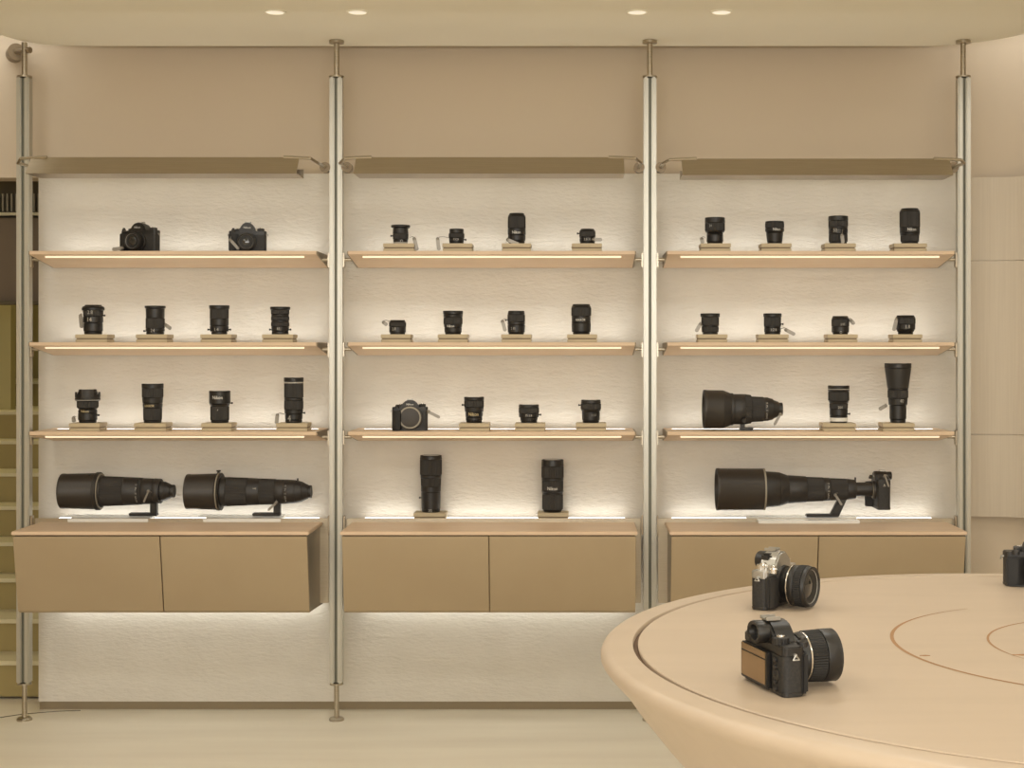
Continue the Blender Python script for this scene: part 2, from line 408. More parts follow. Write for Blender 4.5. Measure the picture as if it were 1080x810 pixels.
def knob(parent, side, px, f, H, k, rad, L=3, r=.0035):
    x0 = side*(rad*k/2-.002)
    MB().rod((x0, 0, H*f), (x0+side*L*k, 0, H*f), r*.6, n=12).rod((x0+side*(L-1.3)*k, 0, H*f), (x0+side*L*k, 0, H*f), r, n=12).build('lock_knob', 'black_plastic', parent)
def plinth(x0, x1, zb, Yf, where, twin=True):
    xc = wx((x0+x1)/2, Yf); w = P2(x1-x0, Yf)
    t = thing('wooden_plinth', (xc, Yf+.043, zb), 'small pale oak plinth, %s' % where, 'plinth', 'oak plinths under the lenses')
    MB().box((0, 0, .0055), (w*.985, .082, .011), .0012).build('lower_board', 'plinth_oak', t)
    MB().box((0, 0, .0125), (w*.93, .074, .004)).build('gap_strip', 'groove', t)  # recessed strip coloured dark for the shade between the boards
    MB().box((0, 0, .0208), (w, .085, .0136), .0012).build('upper_board', 'plinth_oak', t)
    return t
def sec_tag(p0, p1, Y, anchor, where, w=.0125, m='tag_silver', fan=False):
    """little anti-theft tag hanging between two pixel points, wired to the lens at anchor (x, y, z)"""
    a = Vector((wx(p0[0], Y), Y, wz(p0[1], Y))); b = Vector((wx(p1[0], Y), Y, wz(p1[1], Y))); c = (a+b)/2
    t = thing('security_tag', c, 'small silver security tag, %s' % where, 'security tag', 'security tags wired to the lenses')
    d = b-a; mw = d.to_track_quat('Z', 'Y').to_matrix().to_4x4()
    MB().box((0, 0, 0), (.009, w, d.length), .0025, mw=mw).build('tag_body', m, t)
    MB().ball(a-c, .0062, 8).build('tag_head', m, t)
    if anchor is not None:
        q = Vector(anchor)-c; s = a-c; mid = (q+s)/2+Vector((0, -.004, .006))
        MB().tube([s, s*.6+mid*.4+Vector((0, 0, .004)), mid, q], .0009, 6).build('wire', m, t)
    return t
POS4 = ['far left', 'second from left', 'third from left', 'far right']
# (bay, row, order, centre px, half? top px, (block x0, x1), segments, letters, knobs, tag, short look)
# a squat normal shape helper
def std(d, db=None, waist=None):
    db = db or d*.86
    return [(.06, db, db, 'm'), (.28, db, db*1.02, 'b'), (.34, db*1.02, d*.97, 'b'), (.58, d*.97, d*.97, 'r'), (.64, d*.95, d*.95, 'b'), (.86, d, d, 'r'), (1, d, d, 'b')]
N_ = 'Nikon'
L = []
L += [(1,0,0,422.5,238,(404,437),[(.10,14.5,15,'s'),(.25,15,15.5,'b'),(.55,16,16.5,'r'),(.88,16.5,15.5,'b'),(1,20,20,'b')],[(.17,5,'o',2)],[(-1,.45)],((437,252),(440,264),1),'squat black lens with flat flared rim')]
L += [(1,0,1,481.5,242,(466.5,498),[(.12,15,15,'m'),(.42,15.5,16,'b'),(.72,16.5,16.5,'r'),(1,15,15,'b')],[(.30,9,'3.5 28',0)],[(1,.30)],((461.5,252),(463,264),-1),'small flat black lens')]
L += [(1,0,2,545,225.5,(529,560),[(.10,16,17,'m'),(.30,18,18.6,'b'),(.52,19,19,'b'),(.90,19,18.6,'r'),(1,18.6,15.5,'b')],[(.37,10,N_,0)],[],((535.5,253),(547.5,258),-1),'tall round-shouldered black lens')]
L += [(1,0,3,619.5,242,(603,635),[(.12,15.5,15.5,'m'),(.38,16,16.5,'b'),(.50,16.5,16.5,'b'),(.85,17,17,'r'),(1,17,14.5,'b')],[(.30,12,'2.8 35',0)],[(-1,.72)],((626,252.7),(635,252.7),1),'low round-edged black lens')]
L += [(2,0,0,754,230,(739,771),[(.08,16,16.5,'m'),(.36,17.5,17.5,'b'),(.44,18,16.5,'b'),(.50,19,20.5,'b'),(.80,21,21,'r'),(1,21.5,21,'b')],[(.68,5,'24',-6)],[],((740,252),(741,257),-1),'waisted black lens with wide ribbed top')]
L += [(2,0,1,817,234,(803,835),[(.08,15.5,15.5,'m'),(.50,16,18,'b'),(.56,18,19,'b'),(.72,20,20,'b'),(.95,20,20,'r'),(1,19.5,19.5,'b')],[(.64,9,N_,1)],[],None,'narrow-footed black lens with lettering band')]
L += [(2,0,2,884,228.5,(870,903),[(.08,18,18,'m'),(.36,19.5,19.5,'r'),(.55,20,20,'b'),(.62,20.5,20.5,'b'),(.84,20.5,20.5,'r'),(1,21,20.5,'b')],[(.48,7,'50',-5)],[],((888,248),(889,257),0),'ribbed black cylinder lens')]
L += [(2,0,3,959.5,220.5,(943,978),[(.07,17,17.5,'m'),(.24,19,19.5,'r'),(.31,20,20.5,'b'),(.48,21,21,'b'),(.92,21.3,21.3,'r'),(1,21,18,'b')],[(.40,10,N_,0)],[],None,'tallest top-shelf black lens')]
L += [(0,1,0,98.3,322,(79,113),[(.10,18,18.5,'m'),(.40,19.5,19.5,'b'),(.62,20.5,20.5,'b'),(.82,20,20.5,'r'),(.92,23,23,'b'),(1,23,17,'b')],[(.50,7,'14',-1),(.75,9,'2.8',0)],[(1,.65)],((85,333),(86,346),-1),'black wide lens with bulging rim')]
L += [(0,1,1,163.7,323,(143,176),[(.10,18.5,18.5,'b'),(.22,19.5,19.5,'b'),(.58,19.5,19.5,'r'),(.92,19,19.5,'b'),(1,21.5,21.5,'b')],[(.13,7,'24',0)],[(-1,.12)],((175,343),(180.5,347),1),'straight ribbed black lens with flat rim')]
L += [(0,1,2,231.3,322.5,(211,244),[(.10,16.5,16.5,'b'),(.30,19.5,19.5,'b'),(.55,19.5,19.5,'b'),(.88,19.5,19.5,'r'),(1,21,21,'b')],[(.16,7,'1.4',-1)],[(-1,.17),(1,.17)],None,'plain black lens with two side knobs')]
L += [(0,1,3,295.5,324,(276,309),[(.12,17.5,17.5,'b'),(.30,18,18.5,'b'),(.44,19,19,'r'),(.52,18.5,18.5,'b'),(.66,19,19,'r'),(.74,18.5,18.5,'b'),(.90,19,19,'r'),(1,21,21,'b')],[(.20,5,'85',0)],[(-1,.18),(1,.18)],None,'many-ribbed black lens with side knobs')]
L += [(1,1,0,419.3,338,(401.5,433),[(.12,16,16,'m'),(.55,17.5,17.5,'b'),(.85,18,18,'r'),(1,17.5,15.5,'b')],[(.38,7,'2.8',-3)],[],((404.5,340),(408.5,343),-1),'flat pancake black lens')]
L += [(1,1,1,477.8,328.3,(461.5,493),[(.08,16.5,17,'m'),(.30,18,18.5,'b'),(.44,19,19.5,'b'),(.72,20,20,'r'),(.86,20,20.5,'b'),(1,21,21,'b')],[(.35,9,N_,-2)],[],None,'medium black lens tapering to its foot')]
L += [(1,1,2,544.5,328.3,(528.5,560.5),[(.08,16,16.5,'m'),(.42,18,18.5,'b'),(.55,18.5,18.5,'b'),(.85,18.5,18.5,'r'),(1,18.3,17,'b')],[(.25,8,'2 85',-3)],[(-1,.62)],((530,339),(533,349.5),-1),'upright black lens trailing a wire')]
L += [(1,1,3,613,321.3,(598,630),[(.08,17.5,18,'m'),(.38,20,20.5,'b'),(.44,20.5,20.5,'b'),(.62,20,20,'b'),(.90,21,21,'r'),(1,20.5,18,'b')],[(.48,12,'NIKKOR',-1)],[],None,'stout black lens with white lettering')]
L += [(2,1,0,749,331,(736,767.5),[(.10,16,16,'b'),(.36,17.5,18,'r'),(.44,18,18,'b'),(.84,18.5,18.5,'r'),(1,20.5,20.5,'b')],[],[],((738.5,342),(734,350),-1),'flared-rim black lens with tag hanging left')]
L += [(2,1,1,814.7,331,(800,832),[(.10,16.5,16.5,'b'),(.32,17.5,17.5,'b'),(.40,17.5,17.5,'b'),(.84,18,18,'r'),(1,19.2,19.2,'b')],[(.22,10,'1:2.8',0)],[(1,.50)],((829,348),(838.5,353),1),'black lens with tag splayed right')]
L += [(2,1,2,886.3,333.8,(873,905),[(.10,15.5,16,'m'),(.45,18,18.2,'b'),(.85,18.5,18.5,'r'),(1,18.3,16,'b')],[(.14,4,'o',-1),(.55,8,'2/35',1)],[],((897.5,338),(901,342),1),'small barrel-shaped black lens')]
L += [(2,1,3,955,333,(942,973),[(.12,15.5,16,'m'),(.25,17,18.5,'b'),(.55,20,20.5,'b'),(.88,20.8,20.8,'r'),(1,20.5,18,'b')],[(.40,7,'1.8',0)],[],((945.5,337),(942.5,349),-1),'squat wide black lens')]
L += [(0,2,0,92.5,411,(72.5,105),[(.08,17.5,18,'m'),(.30,19.5,19.5,'b'),(.40,19.5,19,'b'),(.46,18.5,21,'b'),(.66,22,22,'r'),(.68,24,25,'b'),(.70,26,26,'s'),(.86,26,24,'H'),(1,21,18,'b')],[(.35,9,N_,0)],[(1,.23)],((77.5,441),(78,445.5),-1),'wide-angle black lens with petal hood and gold lettering')]
L += [(0,2,1,161,405,(141,175),[(.07,18,18.5,'m'),(.38,19,19.5,'r'),(.50,20,20.5,'b'),(.66,20.5,21.5,'b'),(.88,22,22,'r'),(1,22.5,22.5,'b')],[(.44,12,'NIKKOR',-1)],[],None,'tall black zoom lens with gold lettering')]
L += [(0,2,2,231.8,412.5,(212,244),[(.08,18,18.5,'m'),(.52,19.5,19.5,'r'),(.60,19.5,21,'b'),(1,22,22,'b')],[(.80,12,N_,0),(.42,1.5,'o',0)],[(1,.62)],None,'black lens with boxy collar and white lettering')]
L += [(0,2,3,309.8,398.5,(291,324),[(.07,17,17.5,'m'),(.20,18,18.5,'b'),(.30,19,19.5,'b'),(.50,20,20,'r'),(.56,19.8,19.8,'b'),(.88,20,20,'r'),(.91,20.2,20.2,'s'),(1,20.5,20.5,'b')],[(.10,6,'4',-3)],[(1,.22)],((292.5,438),(291.5,447),-1),'tall slim black zoom lens')]
L += [(1,2,1,500,419,(484,516),[(.08,16.5,17,'m'),(.22,17.5,17.5,'b'),(.42,18,18.5,'b'),(.62,19.5,20.5,'b'),(.88,20.8,20.8,'r'),(1,21,21,'b')],[(.34,12,N_,0)],[(-1,.70)],None,'black lens with gold lettering')]
L += [(1,2,2,557.8,427,(543,575),[(.10,17,17,'m'),(.30,18,18.5,'b'),(.55,21,21,'b'),(.85,21.5,21.5,'r'),(1,21.5,21,'b')],[(.42,11,'35 1.8',0)],[(1,.45)],None,'short wide black lens')]
L += [(1,2,3,623.2,422,(607.5,639.5),[(.10,17,17.5,'m'),(.50,18.5,19,'b'),(.60,19.5,21,'b'),(.85,21.5,21.5,'r'),(1,21,20.5,'b')],[(.34,8,'1:1.4',3)],[(-1,.78)],None,'black lens stepping wider at top')]
L += [(2,2,1,884.5,407,(868,903),[(.04,18,18,'m'),(.14,18.5,18.5,'w'),(.20,18.5,18.5,'b'),(.38,19,19,'b'),(.52,19,19.5,'r'),(.60,19.5,20.5,'b'),(.84,22,22,'r'),(.90,22,22.5,'b'),(.92,22.5,22.5,'s'),(1,22.5,22.5,'b')],[(.42,8,'200',0)],[(1,.24)],None,'black lens with pale band at its foot')]
L += [(2,2,2,947,383.5,(931,965),[(.06,16,16,'m'),(.30,17.5,17.5,'b'),(.42,19.5,20.5,'b'),(.55,21.5,21.5,'r'),(.58,21.5,21.5,'b'),(.92,22,27.5,'h'),(1,28,28,'b')],[(.37,7,'40',2)],[],((934,428),(927,432),-1),'tall black lens flaring to wide hood')]
L += [(1,3,0,454.5,480.5,(436,470),[(.05,19,19.5,'m'),(.36,20,20.5,'b'),(.46,21,21,'b'),(.60,21,21.5,'r'),(.66,22,22,'b'),(.93,23,23,'r'),(1,23.3,22.5,'b')],[(.03,6,'70',0)],[(-1,.25)],None,'tall black zoom lens with side collar knob')]
L += [(1,3,1,582.8,485,(567,599.5),[(.05,18.5,20,'m'),(.34,22,22,'r'),(.38,22,22,'b'),(.42,23,23,'b'),(.60,22.5,22.5,'r'),(.66,23,23,'b'),(.88,23.5,23.5,'r'),(1,23.8,23,'b')],[(.46,12,N_,0)],[],None,'tall black zoom lens with pale middle band')]
for (b, r, o_, cx, top, blk, segs, txt, knobs, tg, look) in L:
    if r < 3: zb = SZ[r]; Yf = 5.112
    else: zb = EYE-.609; Yf = 5.235
    Yc = Yf+.046
    if r == 3: where_i = ['left', 'right'][o_]+' of two'
    elif (b, r) == (1, 2): where_i = [None, 'first', 'middle', 'last'][o_]+' of three small ones'
    elif (b, r) == (2, 2): where_i = [None, 'left', 'right'][o_]+' upright one'
    else: where_i = POS4[o_]
    where = '%s on the %s %s' % (where_i, BAY[b].replace(' bay', '-bay'), ROW[r])
    plinth(blk[0], blk[1], zb, Yf, where)
    k = Yc/F; zz = zb+.0276; H = wz(top, Yc)-zz
    X = wx(cx, Yc)
    t = thing('camera_lens', (X, Yc, zz), look+', '+where, 'camera lens', 'upright lenses on the shelves')
    segs2 = [(f, d0, d1, 'b' if kd == 'H' else kd) for (f, d0, d1, kd) in segs]
    gold = 'gold lettering' in look
    lens_parts(t, segs2, H, k, txt, 'mark_gold' if gold else ('mark_dim' if (len(txt) and txt[0][2] not in (N_, 'NIKKOR')) else 'mark_white'))
    for (s, f) in knobs:
        dd = [d0 for (ff, d0, d1, kd) in segs if f <= ff][0]
        knob(t, s, 0, f, H, k, dd, 3.2)
    if 'petal hood' in look:
        for q in range(4):
            a = q*PI/2+.3
            pts = [(math.cos(a+u)*.0425*1.0, math.sin(a+u)*.0425, ) for u in (-.5, -.25, 0, .25, .5)]
            mb = MB()
            pin = [(x*.94, y*.94) for x, y in reversed(pts)]
            mb.prism(pts+pin, H*.78, H*(1.0 if q % 2 else .93), 'Z')
            mb.build('hood_petal', 'black_satin', t)
    if tg:
        (p0, p1, s) = tg
        Yt = Yc-.03 if s else Yc-.043
        dd = max(d0 for (_, d0, _, _) in segs)
        anc = (X+s*dd*k*.48, Yc, wz(p0[1], Yc)+.004) if s else (X+.012, Yc-dd*k*.40, zz+H*.55)
        wr = where
        sec_tag(p0, p1, Yt, anc, 'wired to the lens '+wr)

# ------------------------------------------------------------------ cameras (lens axis = local -Y, hand grip on local -X)
def camera(parent, w=.135, h=.078, d=.034, hump=.028, hx=0, lens=None, top='black_plastic', mount_r=.029, mz=None, screen=False, brand='Nikon', grip=.020, eyecup=True, peak=False, simple=False):
    mz = mz or h*.50
    # body: rounded outline seen from above
    def outline(w_, d_, r_):
        pts = []
        for (sx, sy, a0) in ((1, 1, 0), (-1, 1, 90), (-1, -1, 180), (1, -1, 270)):
            for q in range(5):
                a = math.radians(a0+q*22.5)
                pts.append((sx*(w_/2-r_)+r_*math.cos(a), sy*(d_/2-r_)+r_*math.sin(a)))
        return pts
    tz = h*.80
    MB().prism(outline(w, d, .008), 0, tz*.12, 'Z', .0012).build('bottom_plate', 'black_satin', parent)
    MB().prism(outline(w*.992, d*.97, .008), tz*.12, tz, 'Z').build('body', 'leatherette', parent)
    # top plate with sloping shoulders
    tp = MB().prism(outline(w, d, .008), tz, h, 'Z', .0022)
    tp.prism([(-w*.20, h-.004), (-w*.14, h+hump*.35), (w*.14, h+hump*.35), (w*.20, h-.004)], -d*.40, d*.40, 'Y', .003, mw=Matrix.Translation((hx, 0, 0)))
    tp.build('top_plate', top, parent)
    # prism hump
    hw = .030 if peak else .034
    pr = MB()
    pr.prism([(-hw, h-.006), (-hw*.80, h+hump*.45), (-hw*.42, h+hump*.92), (-hw*.2, h+hump), (hw*.2, h+hump), (hw*.42, h+hump*.92), (hw*.80, h+hump*.45), (hw, h-.006)], -d*.56, d*.42, 'Y', .003, mw=Matrix.Translation((hx, 0, 0)))
    pr.build('prism_hump', top, parent)
    MB().box((hx, .004, h+hump+.0012), (.020, .020, .0024), .0006).box((hx-.008, .004, h+hump+.0032), (.003, .020, .0024)).box((hx+.008, .004, h+hump+.0032), (.003, .020, .0024)).build('hot_shoe', 'silver_body', parent)
    if brand: lettering(brand, .024, lambda u, v: (hx+u, -d*.56-.0006, h+hump*.38+v), parent)
    if top == 'silver_body':
        MB().box((hx, d*.14, h+hump*.62), (hw*1.5, d*.62, hump*.55), .004).build('flash_lid', 'black_plastic', parent)
    # grip
    gx = -w/2+.019
    gp = MB().prism([(-.019, 0), (-.019, -.008), (-.014, -grip*.8), (-.004, -grip), (.008, -grip*.9), (.015, -.006), (.015, 0)], .003, h*.86, 'Z', .0025, mw=Matrix.Translation((gx, -d/2+.004, 0)))
    gp.build('hand_grip', 'rubber', parent)
    MB().lathe([(.007, h-.004), (.007, h+.003), (.0045, h+.005), (.0045, h+.008), (.003, h+.009)], Matrix.Translation((gx-.002, -d/2-.004, 0)), 20).build('shutter_button', 'chrome' if top == 'silver_body' else 'black_satin', parent)
    MB().lathe([(.006, h+.0078), (.006, h+.0095), (.005, h+.010)], Matrix.Translation((gx+.010, .005, 0)), 18).build('dial_top', 'chrome', parent)
    MB().lathe([(.0110, h-.002), (.0110, h+.0068), (.009, h+.008)], Matrix.Translation((gx+.010, .005, 0)), knurl=(20, .06)).build('control_dial', top if top != 'silver_body' else 'chrome', parent, smooth=20)
    MB().lathe([(.0125, h-.002), (.0125, h+.008), (.011, h+.0095)], Matrix.Translation((w/2-.020, .003, 0)), knurl=(24, .05)).build('mode_dial', 'black_satin' if top != 'silver_body' else 'chrome', parent, smooth=20)
    MB().lathe([(.005, h+.0085), (.005, h+.012), (.004, h+.0125)], Matrix.Translation((w/2-.020, .003, 0)), 16).build('dial_cap', 'chrome', parent)
    # strap lugs
    for s in (-1, 1):
        m_ = MB().rod((s*(w/2-.001), 0, h*.84), (s*(w/2+.004), 0, h*.84), .0024, n=10)
        c = Vector((s*(w/2+.005), 0, h*.84-.003)); rr = [c+Vector((0, .0048*math.cos(a), .0042*math.sin(a))) for a in [i*2*PI/3+PI/2 for i in range(4)]]
        m_.tube(rr, .0009, 6); m_.build('strap_lug', 'silver_body', parent)
    # mount and lens
    to_front = Matrix.Translation((hx, -d/2, mz)) @ Matrix.Rotation(PI/2, 4, 'X')   # lathe z -> -Y
    MB().lathe([(mount_r+.006, -.004), (mount_r+.004, .006), (mount_r, .007)], to_front, 44).build('mount_collar', 'black_satin' if lens else 'hood_grey', parent)
    MB().lathe([(mount_r, .004), (mount_r, .0085), (mount_r*.86, .0085), (mount_r*.86, .004)], to_front, 44, close=False).build('mount_ring', 'chrome' if lens else 'ring_dim', parent)
    if lens:
        z = .006; bar = []
        for (dz, r0, r1, kd) in lens:
            if kd == 'r': MB().lathe([(r0*.96, z), (r0, z+.001), (r1, z+dz-.001), (r1*.96, z+dz)], to_front, knurl=(60, .03)).build('focus_ring', 'rubber', parent, smooth=20)
            if kd == 's': MB().lathe([(r0, z), (r1, z+dz)], to_front, 48).build('silver_ring', 'chrome', parent)
            q = 1 if kd == 'b' else .95
            bar += [(r0*.985*q, z+1e-5), (r0*q, z+dz*.1), (r1*q, z+dz*.9), (r1*.985*q, z+dz-1e-5)]
            z += dz
        R = lens[-1][2]; bar += [(R*.9, z-.001), (R*.62, z-.009), (0, z-.009)]
        MB().lathe(bar, to_front, 48).build('lens_barrel', 'black_plastic', parent)
        MB().lathe([(R, z-.002), (R, z+.0015), (R*.93, z+.002), (R*.80, z-.003), (R*.62, z-.005), (R*.60, z-.0055)], to_front, 48, close=False).build('front_bezel', 'black_satin', parent)
        MB().lathe([(R*.86, z-.0018), (R*.845, z-.0010), (R*.83, z-.0018)], to_front, 48, close=False).build('inner_ring', 'mark_dim', parent)
        MB().lathe([(R*.62, z-.006), (R*.45, z-.0035), (R*.25, z-.002), (0, z-.0015)], to_front, 40).build('front_glass', 'lens_glass', parent)
    else:
        MB().lathe([(mount_r*.86, .001), (mount_r*.86, .002), (0, .0022)], to_front, 40).build('mirror_box', 'lens_glass', parent)
    # rear
    if eyecup:
        me_ = Matrix.Translation((hx, d*.38, h+hump*.38)) @ Matrix.Diagonal((1.25, 1, .95, 1)) @ Matrix.Rotation(-PI/2, 4, 'X')
        MB().lathe([(.0150, 0), (.0155, d*.12+.010), (.0145, d*.12+.013), (.0105, d*.12+.012), (.0090, d*.12+.006)], me_, 32, close=False).build('eyecup', 'black_plastic', parent)
        MB().lathe([(.0092, d*.12+.0062), (0, d*.12+.0066)], me_, 28).build('eyepiece', 'lens_glass', parent)
    if screen:
        MB().box((w*.11, d/2+.003, h*.44), (w*.66, .006, h*.74), .0015).build('screen_frame', 'black_plastic', parent)
        MB().box((w*.11, d/2+.0062, h*.385), (w*.585, .0012, h*.50)).build('rear_screen', 'screen_reflection', parent)
        MB().box((w*.11, d/2+.0062, h*.73), (w*.585, .0012, h*.13)).build('screen_strip', 'screen_reflection', parent)
        bt = MB()
        for q in range(5):
            bt.lathe([(.0030, 0), (.0030, .003), (.002, .0035)], Matrix.Translation((-w*.335, d/2, h*(.12+.145*q))) @ Matrix.Rotation(-PI/2, 4, 'X'), 14)
        bt.lathe([(.0085, 0), (.0085, .002), (.006, .003)], Matrix.Translation((-w*.335, d/2-.001, h*.40)) @ Matrix.Rotation(-PI/2, 4, 'X'), 20)
        bt.build('rear_buttons', 'black_satin', parent)
# shelf cameras
def place_cam(px, by, Yc, zb, rz, label, name='slr_camera', **k):
    t = thing(name, (wx(px, Yc), Yc, zb), label, 'camera', 'cameras on the shelves', rz)
    camera(t, **k); return t
Yc = 5.165
place_cam(148.5, 264, Yc, SZ[0]+.0005, math.radians(-18), 'black single-lens reflex camera turned left, left of two on the left-bay top shelf', w=.140, h=.075, d=.036, hump=.026, lens=[(.012, .030, .031, 'b'), (.014, .032, .032, 'r'), (.004, .031, .030, 'b')], mount_r=.029, mz=.036)
sec_tag((129, 261.8), (118.5, 263), Yc-.03, (wx(130, Yc), Yc-.03, SZ[0]+.012), 'lying left of the first camera on the left-bay top shelf')
place_cam(261.5, 264, Yc, SZ[0]+.0005, math.radians(4), 'black film-style reflex camera with pointed prism, right of two on left-bay top shelf', w=.128, h=.073, d=.034, hump=.029, lens=[(.010, .029, .029, 'b'), (.012, .031, .031, 'r'), (.003, .030, .029, 'b')], mount_r=.027, mz=.034, peak=True, grip=.010)
sec_tag((243, 253), (252, 263), Yc-.045, (wx(246, Yc), Yc-.03, SZ[0]+.05), 'leaning on the second camera of the left-bay top shelf', w=.010)
place_cam(432.5, 455, Yc, SZ[2]+.0005, math.radians(5), 'black digital reflex camera without a lens, on the middle-bay third shelf', w=.124, h=.082, d=.040, hump=.024, lens=None, mount_r=.0385, mz=.0455, grip=.026)
sec_tag((452, 434.5), (464, 440.5), Yc-.02, (wx(449, Yc), Yc-.01, wz(434, Yc)), 'sticking out right of the lensless camera', w=.010, m='tag_silver')

# ------------------------------------------------------------------ big telephoto lenses lying on their feet
def tele(parent, cy, x_first, segs, k, glass_r=None):
    """segs (x px, diameter0, diameter1, kind) left to right, local x = (px - x_first)*k, axis at z=0"""
    rot = Matrix.Rotation(PI/2, 4, 'Y')          # lathe z -> +X
    x = segs[0][0]; barrel = []
    for (xa, xb, d0, d1, kd) in segs:
        a, b_ = (xa-x_first)*k, (xb-x_first)*k; r0, r1 = d0*k/2, d1*k/2
        if kd != 'H':
            q = 1 if kd == 'b' else .96
            barrel += [(r0*.985*q, a+1e-5), (r0*q, a+min(.0012, (b_-a)*.3)), (r1*q, b_-min(.0012, (b_-a)*.3)), (r1*.985*q, b_-1e-5)]
        if kd == 'H':
            MB().lathe([(r1*.94, b_-.004), (r0*.95, a+.004), (r0*.965, a), (r0*.995, a), (r0, a+.002), (r0, a+.010), (r0*.985, a+.012), (r1, b_-.002), (r1*.99, b_)], rot, 56, close=False).build('lens_hood', 'hood_grey', parent)
            MB().lathe([(r1*.93, b_-.012), (r1*.6, b_-.020), (0, b_-.024)], rot, 48).build('front_glass', 'lens_glass', parent)
        elif kd == 'r': MB().lathe([(r0*.97, a), (r0, a+.001), (r1, b_-.001), (r1*.97, b_)], rot, knurl=(60, .025)).build('focus_ring', 'rubber_mid', parent, smooth=20)
        elif kd in 'gsw': MB().lathe([(r0, a), (r1, b_)], rot, 56).build('accent_ring', {'g': 'ring_dim', 's': 'ring_dim', 'w': 'mark_white'}[kd], parent)
    MB().lathe(sorted(barrel, key=lambda p: p[1]), rot, 56).build('barrel', 'black_satin', parent)
def marks(parent, x, k, r, n=5, txt='N'):
    for i in range(n):
        a = -.75+i*.33
        lettering(['3', '5', '10', '7', '15'][i % 5], .006, lambda u, v, a=a: (x+u, -(r+.0006)*math.cos(a+v/r), (r+.0006)*math.sin(a+v/r)), parent, 'mark_dim', name='scale_mark')
def foot(parent, k, xf, x0, x1, xs0, xs1, ztop, zbot, yoff=0, lean=0):
    a, b_ = (x0-xf)*k, (x1-xf)*k
    mb = MB().box(((a+b_)/2, 0, zbot+.006), (b_-a, .030, .011), .002)
    s0, s1 = (xs0-xf)*k, (xs1-xf)*k
    mb.prism([(s0, zbot+.004), (s1, zbot+.001), (s1+lean*k, ztop), (s0+lean*k, ztop)], -.013, .013, 'Y', .003)
    mb.build('tripod_foot', 'black_plastic', parent)
def stand(px0, px1, Yfront, zb, where, depth=.11, th=.011):
    a, b_ = wx(px0, Yfront), wx(px1, Yfront)
    t = thing('acrylic_stand', ((a+b_)/2, Yfront+depth/2, zb), 'clear frosted acrylic base under the '+where, 'display stand', 'acrylic display bases')
    MB().box((0, 0, th/2), (b_-a, depth, th), .0015).build('base_plate', 'acrylic', t)
    MB().box((-(b_-a)*.05, depth*.25, th+.003), ((b_-a)*1.10, depth*.40, .006), .001).build('top_plate', 'acrylic', t)
zc = EYE-.609
# T1
def tele_thing(xf, ycen, Y, label, name='telephoto_lens'):
    return thing(name, (wx(xf, Y), Y, wz(ycen, Y)), label, 'telephoto lens', 'long lenses lying on their sides')
Yt = 5.245; k = Yt/F
stand(71, 156, 5.20, zc, 'far left telephoto lens', .095)
t = tele_thing(65.5, 518, Yt, 'huge black telephoto lens with wide hood, left of two on the left cabinet')
tele(t, 0, 65.5, [(65.5,102,37,38,'H'),(102,106,40,40,'b'),(105.8,107,37.5,37.5,'g'),(107,109,33,32,'b'),(109,132,31.5,30,'r'),(132,148,30,28.5,'b'),(148,151,28,28,'r'),(151,163,27.5,26.5,'b'),(163,170,27,26,'b'),(170,174,21,20,'b'),(174,180,20,15,'b'),(180,184,13.5,13.5,'b')], k)
marks(t, (147-65.5)*k, k, 28.5*k/2)
MB().box(((97-65.5)*k, -.022, 19.5*k*.86), (.010, .010, .012), .002).build('hood_screw', 'black_plastic', t)
foot(t, k, 65.5, 137, 166, 159, 166, -.038, zc+.017-t.location.z)
tag_Y = 5.245-28*k/2-.004
sec_tag((156.5, 518), (151.5, 530), tag_Y, (wx(160, tag_Y), Yt-.04, wz(520, Yt)), 'on the barrel of the far left telephoto lens', w=.006)
# T2
stand(214, 296, 5.20, zc, 'second telephoto lens on the left cabinet', .095)
t = tele_thing(197.5, 518.5, Yt, 'huge black telephoto lens with knob on its hood, right of two on left cabinet')
tele(t, 0, 197.5, [(197.5,229,37,38,'H'),(229,234,39.5,39.5,'b'),(230.6,231.8,40,40,'s'),(234,240,31,30.5,'b'),(240,262,30.5,29,'r'),(262,275,29,27.5,'b'),(275,291,27.5,26.5,'r'),(291,300,26,25.5,'b'),(300,312,25.5,24.5,'b'),(312,319,24,21,'b'),(319,325,20,15,'b'),(325,328.5,13.5,13.5,'b')], k)
marks(t, (303-197.5)*k, k, 25.5*k/2)
MB().rod(((230.5-197.5)*k, 0, 19*k), ((230.5-197.5)*k, 0, 22.4*k), .0045).rod(((230.5-197.5)*k, 0, 21.3*k), ((230.5-197.5)*k, 0, 22.6*k), .0075).build('hood_screw', 'black_plastic', t)
MB().rod(((314-197.5)*k, 0, 11.5*k), ((314-197.5)*k, 0, 14*k), .003).build('index_pin', 'black_plastic', t)
MB().box(((271-197.5)*k, -.043, .012), (.016, .004, .012), .0015).build('name_plate', 'tag_silver', t)
foot(t, k, 197.5, 267, 296, 289, 296, -.038, zc+.017-t.location.z)
sec_tag((291.5, 530), (282.5, 538.5), 5.205, (wx(293, Yt), 5.225, wz(526, Yt)), 'by the foot of the second telephoto lens, left cabinet', w=.008)
